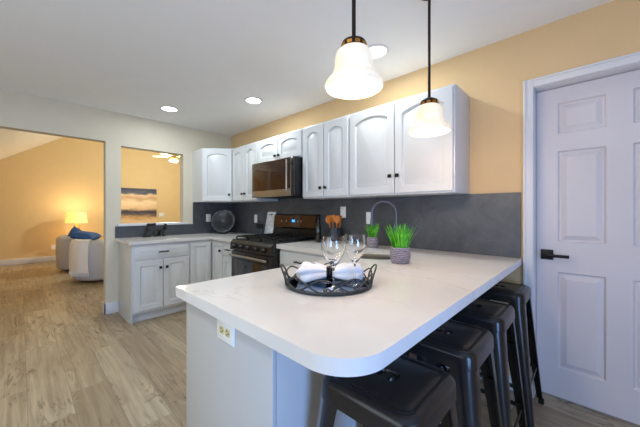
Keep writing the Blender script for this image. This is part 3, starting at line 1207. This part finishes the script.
def wine_glass(x, y, label):
    o = []
    outp = [(0.0, 0.0), (0.040, 0.0), (0.0415, 0.002), (0.030, 0.006), (0.010, 0.011), (0.0052, 0.020), (0.0042, 0.060), (0.0048, 0.086), (0.009, 0.094),
            (0.022, 0.111), (0.036, 0.134), (0.0470, 0.158), (0.0480, 0.176), (0.0455, 0.200), (0.0435, 0.2125)]
    inn = [(0.0425, 0.2125), (0.0443, 0.200), (0.0467, 0.176), (0.0456, 0.159), (0.0346, 0.136), (0.0205, 0.1135), (0.008, 0.099), (0.0, 0.0975)]
    bm = new()
    lathe(bm, outp + inn, 36)
    g = obj('wine_glass', bm, 'glass', None, (x, y, TZ), smooth=50)
    tag(g, label, 'glass', 'wine glasses on the tray')


wine_glass(3.480, -1.498, 'stemmed clear wine glass nearer the camera on the wire tray')
wine_glass(3.489, -1.372, 'stemmed clear wine glass farther right on the wire tray')


def napkin(x, y, rz, hl, label, zc=0.038, sc=0.95):
    """cloth gathered through a ring: fans out to both sides"""
    nk = thing('napkin', label, 'napkin', (x, y, TZ), rz, 'napkins on the tray')
    bm = new()
    loops = []
    for i in range(33):
        u = -1 + 2 * i / 32
        au = abs(u)
        wd = (0.016 + 0.034 * min(1, au * 1.25) ** 0.8) * sc
        hh = (0.016 + 0.026 * min(1, au * 1.4) ** 0.8) * sc
        if au > 0.82:
            e = math.sqrt(max(0.02, 1 - ((au - 0.82) / 0.18) ** 2))
            wd *= 0.35 + 0.65 * e
            hh *= e
        lp = []
        for k in range(40):
            a = 2 * PI * k / 40
            rip = 1 + (0.13 + 0.10 * au) * math.sin(5 * a + 2.2 * u + (1 if u > 0 else 3)) + 0.05 * math.sin(11 * a + 6 * u)
            zz = zc + hh * math.sin(a) * rip
            lp.append((u * hl * (1 + 0.06 * math.sin(3 * a)), wd * math.cos(a) * rip, max(0.001, zz)))
        loops.append(lp)
    loft(bm, loops)
    cl = obj('cloth', bm, 'napkin', nk, smooth=70)
    bm = new()
    r0 = 0.024 * sc
    for off in (-0.011, 0, 0.011):
        tube(bm, [(off, r0 * math.cos(2 * PI * k / 28), zc + r0 * math.sin(2 * PI * k / 28)) for k in range(28)], 0.0055, 8, True)
    obj('ring', bm, 'black', nk)


napkin(3.372, -1.398, math.radians(43), 0.142, 'white cloth napkin in a dark ring, front of the tray behind the glasses')
napkin(3.318, -1.325, math.radians(52), 0.090, 'white cloth napkin in a dark ring lying at the back of the tray', 0.030, 0.72)


# ------------------------------------------------------------------ plants
def grass_plant(x, y, R, ph, gh, nb, label, seed):
    rnd_ = random.Random(seed)
    p = thing('potted_grass', label, 'plant', (x, y, WT), 0, 'potted grass plants')
    bm = new()
    prof = [(0.0, 0.0), (R * 0.80, 0.0), (R * 0.90, ph * 0.10), (R, ph * 0.45), (R * 0.99, ph * 0.75), (R * 0.93, ph), (R * 0.85, ph), (R * 0.85, ph * 0.86), (0.0, ph * 0.86)]
    lathe(bm, prof, 36)
    obj('pot', bm, 'pot', p)
    bm = new()
    lathe(bm, [(0.0, ph * 0.87), (R * 0.84, ph * 0.87), (R * 0.6, ph * 0.93), (0.0, ph * 0.95)], 24)
    obj('soil', bm, 'soil', p)
    bm = new()
    for k in range(nb):
        a = rnd_.uniform(0, 2 * PI)
        rr = R * 0.75 * math.sqrt(rnd_.random())
        lean = (rr / R) * rnd_.uniform(0.25, 0.95) + rnd_.uniform(0, 0.10)
        L = gh * rnd_.uniform(0.72, 1.06)
        da = a + rnd_.uniform(-0.5, 0.5)
        wd = R * rnd_.uniform(0.075, 0.125)
        side = Vector((-math.sin(da), math.cos(da), 0)).lerp(Vector((math.cos(da), math.sin(da), 0)), rnd_.uniform(0, 0.5)).normalized()
        pos = Vector((rr * math.cos(a), rr * math.sin(a), ph * 0.9))
        prev = None
        ns = 6
        for j in range(ns + 1):
            f = j / ns
            th = lean * (0.35 + 0.65 * f)
            if j:
                pos = pos + Vector((math.cos(da) * math.sin(th), math.sin(da) * math.sin(th), math.cos(th))) * (L / ns)
            w_ = wd * (1 - f ** 2 * 0.92)
            cur = [bm.verts.new(pos - side * w_), bm.verts.new(pos + Vector((math.cos(da), math.sin(da), 0)) * w_ * 0.35), bm.verts.new(pos + side * w_)]
            if prev:
                bm.faces.new((prev[0], prev[1], cur[1], cur[0]))
                bm.faces.new((prev[1], prev[2], cur[2], cur[1]))
            prev = cur
    obj('grass_blades', bm, 'grass', p)


grass_plant(3.352, -0.722, 0.062, 0.098, 0.155, 75, 'larger green grass plant in a woven grey pot beside the sink', 3)
grass_plant(2.815, -0.212, 0.050, 0.095, 0.140, 60, 'smaller green grass plant in a grey pot against the backsplash', 5)

# ------------------------------------------------------------------ items near the range
b = thing('bottle', 'slim dark oil bottle standing right of the range', 'bottle', (2.165, -0.225, WT))
bm = new()
lathe(bm, [(0, 0), (0.028, 0), (0.030, 0.004), (0.030, 0.155), (0.024, 0.180), (0.012, 0.198), (0.011, 0.235), (0.0, 0.235)], 24)
obj('body', bm, 'bottle', b)
bm = new()
lathe(bm, [(0.0125, 0.225), (0.013, 0.262), (0.0, 0.264)], 16)
obj('cap', bm, 'black', b)

CKX, CKY = 2.290, -0.108
bm = new()
lathe(bm, [(0, 0), (0.060, 0), (0.066, 0.005), (0.068, 0.150), (0.062, 0.150), (0.060, 0.012), (0, 0.012)], 32)
tag(obj('utensil_crock', bm, 'crock', None, (CKX, CKY, WT)), 'dark grey round crock holding wooden utensils', 'crock')
for k, (ax, ay, kind, lab) in enumerate((
        (-0.031, -0.029, 'spoon', 'wooden spoon at the left in the dark crock'),
        (-0.025, 0.004, 'spatula', 'flat wooden spatula at the back of the dark crock'),
        (0.025, -0.004, 'spoon', 'wooden spoon at the middle front of the dark crock'),
        (0.031, 0.030, 'spatula', 'wooden spatula leaning right in the dark crock'))):
    bm = new()
    dirv = Vector((ax * 4.6, ay * 4.6, 1)).normalized()
    p0 = Vector((ax * 0.5, ay * 0.5, 0.0145))
    tube(bm, [p0 + dirv * t_ for t_ in (0.0, 0.10, 0.185)], 0.006, 8)
    rot = dirv.to_track_quat('Z', 'X').to_matrix().to_4x4()
    hm = Matrix.Translation(p0 + dirv * 0.18) @ Matrix.Rotation(0.76 + 0.25 * (k - 1.5), 4, 'Z')
    lps = []
    for i in range(10):
        f = i / 9
        if kind == 'spoon':
            w_ = 0.006 + 0.030 * math.sin(PI * min(1, f * 1.02)) ** 0.7 if f < 0.98 else 0.004
        else:
            w_ = 0.008 + 0.028 * min(1, f * 1.6)
        zz = 0.085 * f
        lps.append([hm @ (rot.to_3x3() @ Vector((w_ * math.cos(2 * PI * q / 14), 0.005 * math.sin(2 * PI * q / 14), zz))) for q in range(14)])
    loft(bm, lps)
    tag(obj('wooden_spoon' if kind == 'spoon' else 'wooden_spatula', bm, 'wood_u', None, (CKX, CKY, WT)), lab, 'utensil', 'wooden utensils in the crock')

LT = 0.902
# marble board leaning on the backsplash
bm = new()
bw, bh = 0.175, 0.325
outer = [(x, z) for x, z, _ in rrect(bw / 2, bh / 2, 0.012, 0, 0, bh / 2, 4)]
hole_ = [(x, z) for x, z, _ in rrect(0.034, 0.009, 0.008, 0, 0, bh - 0.035, 5)]
slab(bm, outer, -0.007, 0.007, hole_)
tilt = math.radians(78)
tag(obj('cutting_board', bm, 'marble', None, (1.118, -0.093, LT + 0.0015), (tilt, 0, 0), smooth=20), 'white marble board with a handle slot leaning on the backsplash', 'cutting board')
for gx, gy, lab in ((0.985, -0.150, 'left one of two dark cylindrical mills before the marble board'), (1.062, -0.160, 'right one of two dark cylindrical mills before the marble board')):
    g = thing('pepper_mill', lab, 'mill', (gx, gy, LT), 0, 'dark mills')
    bm = new()
    lathe(bm, [(0, 0), (0.027, 0), (0.028, 0.004), (0.026, 0.10), (0.0, 0.10)], 22)
    obj('body', bm, 'crock', g)
    bm = new()
    lathe(bm, [(0.0, 0.1005), (0.0265, 0.1005), (0.0275, 0.15), (0.022, 0.163), (0.0, 0.165)], 22)
    obj('cap', bm, 'black', g)

# charcoal plate on a stand in the corner
st = thing('plate_stand', 'small dark wire stand under the charcoal plate', 'stand', (0.285, -0.285, LT), PI / 4)
bm = new()
for sx in (-0.05, 0.05):
    tube(bm, [(sx, -0.075, 0.025), (sx, -0.068, 0.004), (sx, 0.05, 0.004), (sx, 0.085, 0.150)], 0.004, 8)
tube(bm, [(-0.05, 0.05, 0.004), (0.05, 0.05, 0.004)], 0.004, 8)
tube(bm, [(-0.05, -0.066, 0.004), (0.05, -0.066, 0.004)], 0.004, 8)
obj('frame', bm, 'black', st)
bm = new()
lathe(bm, [(0, 0.0), (0.095, 0.0), (0.105, 0.004), (0.168, 0.020), (0.172, 0.024), (0.166, 0.025), (0.105, 0.010), (0.095, 0.006), (0, 0.006)], 48)
pl_ = obj('decorative_plate', bm, 'dplate', None, (0.285 - 0.004, -0.285 + 0.004, LT + 0.184), (math.radians(75), 0, PI / 4))
tag(pl_, 'round charcoal plate displayed upright in the counter corner', 'plate')

# 'Eat' sign
sg = thing('eat_sign', 'dark metal script sign reading Eat on the left worktop', 'sign', (0.130, -1.290, LT), PI / 2)
SLN = 0.30


def stroke(bm, pts, w=0.015):
    pts = [(x + SLN * z, -0.0, z) for x, z in pts]
    m_ = len(pts)
    for dep in (0,):
        loops = []
        for i in range(m_):
            a = Vector(pts[max(0, i - 1)])
            b_ = Vector(pts[min(m_ - 1, i + 1)])
            tdir = (b_ - a).normalized()
            nrm = Vector((-tdir.z, 0, tdir.x))
            c_ = Vector(pts[i])
            loops.append([c_ + nrm * w + Vector((0, -0.011, 0)), c_ - nrm * w + Vector((0, -0.011, 0)), c_ - nrm * w + Vector((0, 0.011, 0)), c_ + nrm * w + Vector((0, 0.011, 0))])
        loft(bm, loops)


S_ = 0.013
bm = new()
stroke(bm, [(0.018, 0.012), (0.018, 0.158)])
stroke(bm, [(0.006, 0.160), (0.060, 0.160), (0.100, 0.164)])
stroke(bm, [(0.020, 0.088), (0.072, 0.090)])
stroke(bm, [(0.000, 0.012), (0.060, 0.012), (0.092, 0.020)])
obj('letter_e', bm, 'sign', sg)
bm = new()
stroke(bm, [(0.145 + 0.030 * math.cos(2 * PI * k / 16), 0.050 + 0.038 * math.sin(2 * PI * k / 16)) for k in range(17)], S_)
stroke(bm, [(0.182, 0.092), (0.180, 0.040), (0.188, 0.012), (0.205, 0.012)], S_)
obj('letter_a', bm, 'sign', sg)
bm = new()
stroke(bm, [(0.222, 0.165), (0.222, 0.035), (0.234, 0.012), (0.255, 0.018)], S_)
stroke(bm, [(0.196, 0.104), (0.256, 0.108)], S_)
obj('letter_t', bm, 'sign', sg)

# ------------------------------------------------------------------ living room things
bm = new()
box(bm, 0.0, 0.035, 0, 1.06, 0, 1.10, 0.003)
pa = obj('painting', bm, 'art', None, (LX + 0.001, -0.55, 0.79))
tag(pa, 'abstract landscape canvas in cream, ochre and navy on the tan wall', 'painting')


def tub_chair(x, y, rz, label):
    c_ = thing('tub_armchair', label, 'armchair', (x, y, 0), rz, 'tub armchairs')
    R1, R0, Hh = 0.43, 0.30, 0.72
    bm = new()
    loops = []
    n = 30
    for k in range(n + 1):
        a = math.radians(-42) + math.radians(264) * k / n       # open towards +y before turning
        a = a + PI
        sec = []
        drop = 0.10 * max(0, abs(2 * k / n - 1) - 0.55) / 0.45
        top = Hh - drop
        for r, z in ((R1 - 0.035, 0.05), (R1, 0.09), (R1 + 0.012, 0.40), (R1 + 0.004, top - 0.06), (R1 - 0.03, top - 0.012), (R1 - 0.065, top), (R0 + 0.03, top - 0.012), (R0, top - 0.06), (R0, 0.10), (R0 + 0.02, 0.05)):
            sec.append((r * math.cos(a), -r * math.sin(a) * -1, z))
        loops.append(sec)
    loft(bm, loops)
    obj('shell', bm, 'fabric', c_, smooth=60)
    bm = new()
    lathe(bm, [(0, 0.06), (0.30, 0.06), (0.31, 0.10), (0.31, 0.38), (0.28, 0.43), (0.0, 0.445)], 32, (0, 0.06, 0))
    obj('seat_cushion', bm, 'fabric', c_)
    bm = new()
    lathe(bm, [(0, 0.0), (0.30, 0.0), (0.30, 0.055), (0, 0.055)], 32)
    obj('plinth', bm, 'table', c_)


CH1 = (-2.28, -1.30)
CH2 = (-3.70, -1.41)
tub_chair(CH1[0], CH1[1], 0.0, 'grey tub armchair nearer the kitchen with a throw over it')
tub_chair(CH2[0], CH2[1], 0.0, 'grey tub armchair farther away, near the table lamp')


def cushion(loc, rot, s, label):
    bm = new()
    n = 12
    for sgn in (1, -1):
        grid = []
        for i in range(n + 1):
            r_ = []
            for j in range(n + 1):
                u, v_ = 2 * i / n - 1, 2 * j / n - 1
                th = 0.075 * ((1 - u ** 4) * (1 - v_ ** 4)) ** 0.6 * sgn
                k_ = 1 - 0.06 * (1 - abs(u)) * abs(v_) - 0.06 * (1 - abs(v_)) * abs(u)
                r_.append(bm.verts.new((u * s * k_, v_ * s * k_, th)))
            grid.append(r_)
        for i in range(n):
            for j in range(n):
                bm.faces.new((grid[i][j], grid[i + 1][j], grid[i + 1][j + 1], grid[i][j + 1]))
    bmesh.ops.remove_doubles(bm, verts=bm.verts, dist=1e-4)
    tag(obj('cushion', bm, 'navy', None, loc, rot, smooth=60), label, 'cushion', 'navy cushions')


def turned(z, x, spin):
    return (Matrix.Rotation(z, 3, 'Z') @ Matrix.Rotation(x, 3, 'X') @ Matrix.Rotation(spin, 3, 'Z')).to_euler()


cushion((CH2[0] - 0.12, CH2[1] - 0.115, 0.68), turned(math.radians(-46), math.radians(82), 0.5), 0.185, 'navy cushion standing upright in the farther armchair')
cushion((CH1[0] - 0.225, CH1[1] - 0.215, 0.775), turned(math.radians(-46), math.radians(-10), 0.25), 0.190, 'navy cushion lying across the rim of the nearer armchair')

# throw draped over the nearer armchair's back
bm = new()
angs = [math.radians(267 + 6.4 * k) for k in range(10)]
path = [(0.285, 0.56), (0.290, 0.66), (0.315, 0.722), (0.365, 0.738), (0.415, 0.722), (0.442, 0.66), (0.450, 0.55), (0.456, 0.42), (0.455, 0.30), (0.453, 0.24), (0.452, 0.20)]
top_g, bot_g = [], []
for i, a in enumerate(angs):
    ra, rb = [], []
    for j, (r, z) in enumerate(path):
        wob = 0.006 * math.sin(i * 1.9 + j * 0.35)
        aa = a + (0.05 * (i - 4.5) / 9) * (j / 10)
        ra.append(bm.verts.new(((r + 0.012 + wob) * math.cos(aa), (r + 0.012 + wob) * math.sin(aa), z + (0.012 if 1 < j < 6 else 0))))
        rb.append(bm.verts.new(((r + 0.004 + wob) * math.cos(aa), (r + 0.004 + wob) * math.sin(aa), z + (0.004 if 1 < j < 6 else 0))))
    top_g.append(ra)
    bot_g.append(rb)
for i in range(9):
    for j in range(10):
        bm.faces.new((top_g[i][j], top_g[i + 1][j], top_g[i + 1][j + 1], top_g[i][j + 1]))
        bm.faces.new((bot_g[i][j], bot_g[i][j + 1], bot_g[i + 1][j + 1], bot_g[i + 1][j]))
    for j in (0, 10):
        bm.faces.new((top_g[i][j], bot_g[i][j], bot_g[i + 1][j], top_g[i + 1][j]))
for j in range(10):
    for i in (0, 9):
        bm.faces.new((top_g[i][j], bot_g[i][j], bot_g[i][j + 1], top_g[i][j + 1]))
th_ = thing('throw_blanket', 'white fringed throw hanging over the nearer armchair', 'throw', (CH1[0], CH1[1], 0))
obj('cloth', bm, 'throw', th_, smooth=60)
bm = new()
for k in range(26):
    a = angs[0] - 0.02 + (angs[-1] - angs[0] + 0.04) * k / 25
    tube(bm, [(0.462 * math.cos(a), 0.462 * math.sin(a), 0.203), (0.466 * math.cos(a + 0.008), 0.466 * math.sin(a + 0.008), 0.165), (0.462 * math.cos(a), 0.462 * math.sin(a), 0.130)], [0.006, 0.005, 0.003], 5)
obj('fringe', bm, 'throw', th_)

# side table and lamp
LPX, LPY = -4.90, -1.40
tb = thing('side_table', 'dark round side table hidden behind the farther armchair', 'side table', (LPX, LPY, 0))
bm = new()
lathe(bm, [(0, 0.545), (0.24, 0.545), (0.245, 0.555), (0.245, 0.57), (0, 0.57)], 36)
obj('table_top', bm, 'table', tb)
for k in range(3):
    a = 2 * PI * k / 3
    bm = new()
    tube(bm, [(0.13 * math.cos(a), 0.13 * math.sin(a), 0.545), (0.20 * math.cos(a), 0.20 * math.sin(a), 0.0)], [0.018, 0.012], 10)
    obj('leg', bm, 'table', tb)
lp_ = thing('table_lamp', 'lit table lamp with drum shade and gold base by the tan wall', 'lamp', (LPX, LPY, 0.57))
bm = new()
lathe(bm, [(0, 0), (0.075, 0), (0.075, 0.015), (0.03, 0.03), (0.025, 0.06), (0.060, 0.13), (0.072, 0.20), (0.050, 0.27), (0.020, 0.32), (0.016, 0.36), (0.008, 0.37), (0.008, 0.46), (0, 0.46)], 28)
obj('base', bm, 'brass', lp_)
bm = new()
lathe(bm, [(0.212, 0.375), (0.182, 0.640), (0.179, 0.640), (0.209, 0.375)], 40, closed=True)
obj('lamp_shade', bm, 'e_lampshade', lp_)
bm = new()
lathe(bm, [(0.014, 0.455), (0.03, 0.50), (0.028, 0.54), (0, 0.565)], 18)
obj('bulb', bm, 'e_bulb', lp_)
for dz, pw_ in ((0.70, LAMP_W), (0.33, LAMP_W * 0.4)):
    d = bpy.data.lights.new('bulb_light', 'POINT')
    d.energy = pw_
    d.color = WARM_C
    d.shadow_soft_size = 0.12
    o = bpy.data.objects.new('bulb_light', d)
    COL.objects.link(o)
    o.parent = lp_
    o.location = (0, 0, dz)

# ceiling fan seen through the pass-through
FX, FY_ = -3.3, 0.28
fz = 2.56
fn = thing('ceiling_fan', 'cream ceiling fan seen at the top of the pass-through', 'ceiling fan', (FX, FY_, vault_z(FY_)))
hz_ = fz - vault_z(FY_)
bm = new()
lathe(bm, [(0.07, 0.04), (0.07, -0.03), (0.03, -0.08), (0, -0.08)], 24)
obj('canopy', bm, 'fan', fn)
bm = new()
tube(bm, [(0, 0, -0.07), (0, 0, hz_ + 0.10)], 0.013, 10)
obj('rod', bm, 'fan', fn)
bm = new()
lathe(bm, [(0, 0.12), (0.05, 0.11), (0.11, 0.07), (0.12, 0.02), (0.09, -0.03), (0.06, -0.04), (0, -0.04)], 28, (0, 0, hz_))
obj('motor', bm, 'fan', fn)
for k in range(5):
    a = 2 * PI * k / 5 + 0.35
    bm = new()
    lps = []
    for f in range(8):
        r = 0.11 + 0.36 * f / 7
        w_ = 0.02 if f == 0 else 0.045 + 0.02 * f / 7
        if f == 7:
            w_ = 0.05
        lps.append([(r, -w_, -0.006), (r, w_, 0.006), (r, w_, 0.013), (r, -w_, 0.001)])
    loft(bm, lps)
    obj('blade', bm, 'fan', fn, (0, 0, hz_ + 0.01), (0, 0, a))
bm = new()
lathe(bm, [(0.07, -0.035), (0.105, -0.05), (0.10, -0.085), (0.06, -0.115), (0.0, -0.125)], 28, (0, 0, hz_))
obj('light_bowl', bm, 'e_fan', fn)
d = bpy.data.lights.new('bulb_light', 'POINT')
d.energy = FAN_W
d.color = (1.0, 1.0, 0.88)
d.shadow_soft_size = 0.1
o = bpy.data.objects.new('bulb_light', d)
COL.objects.link(o)
o.parent = fn
o.location = (0, 0, hz_ - 0.24)
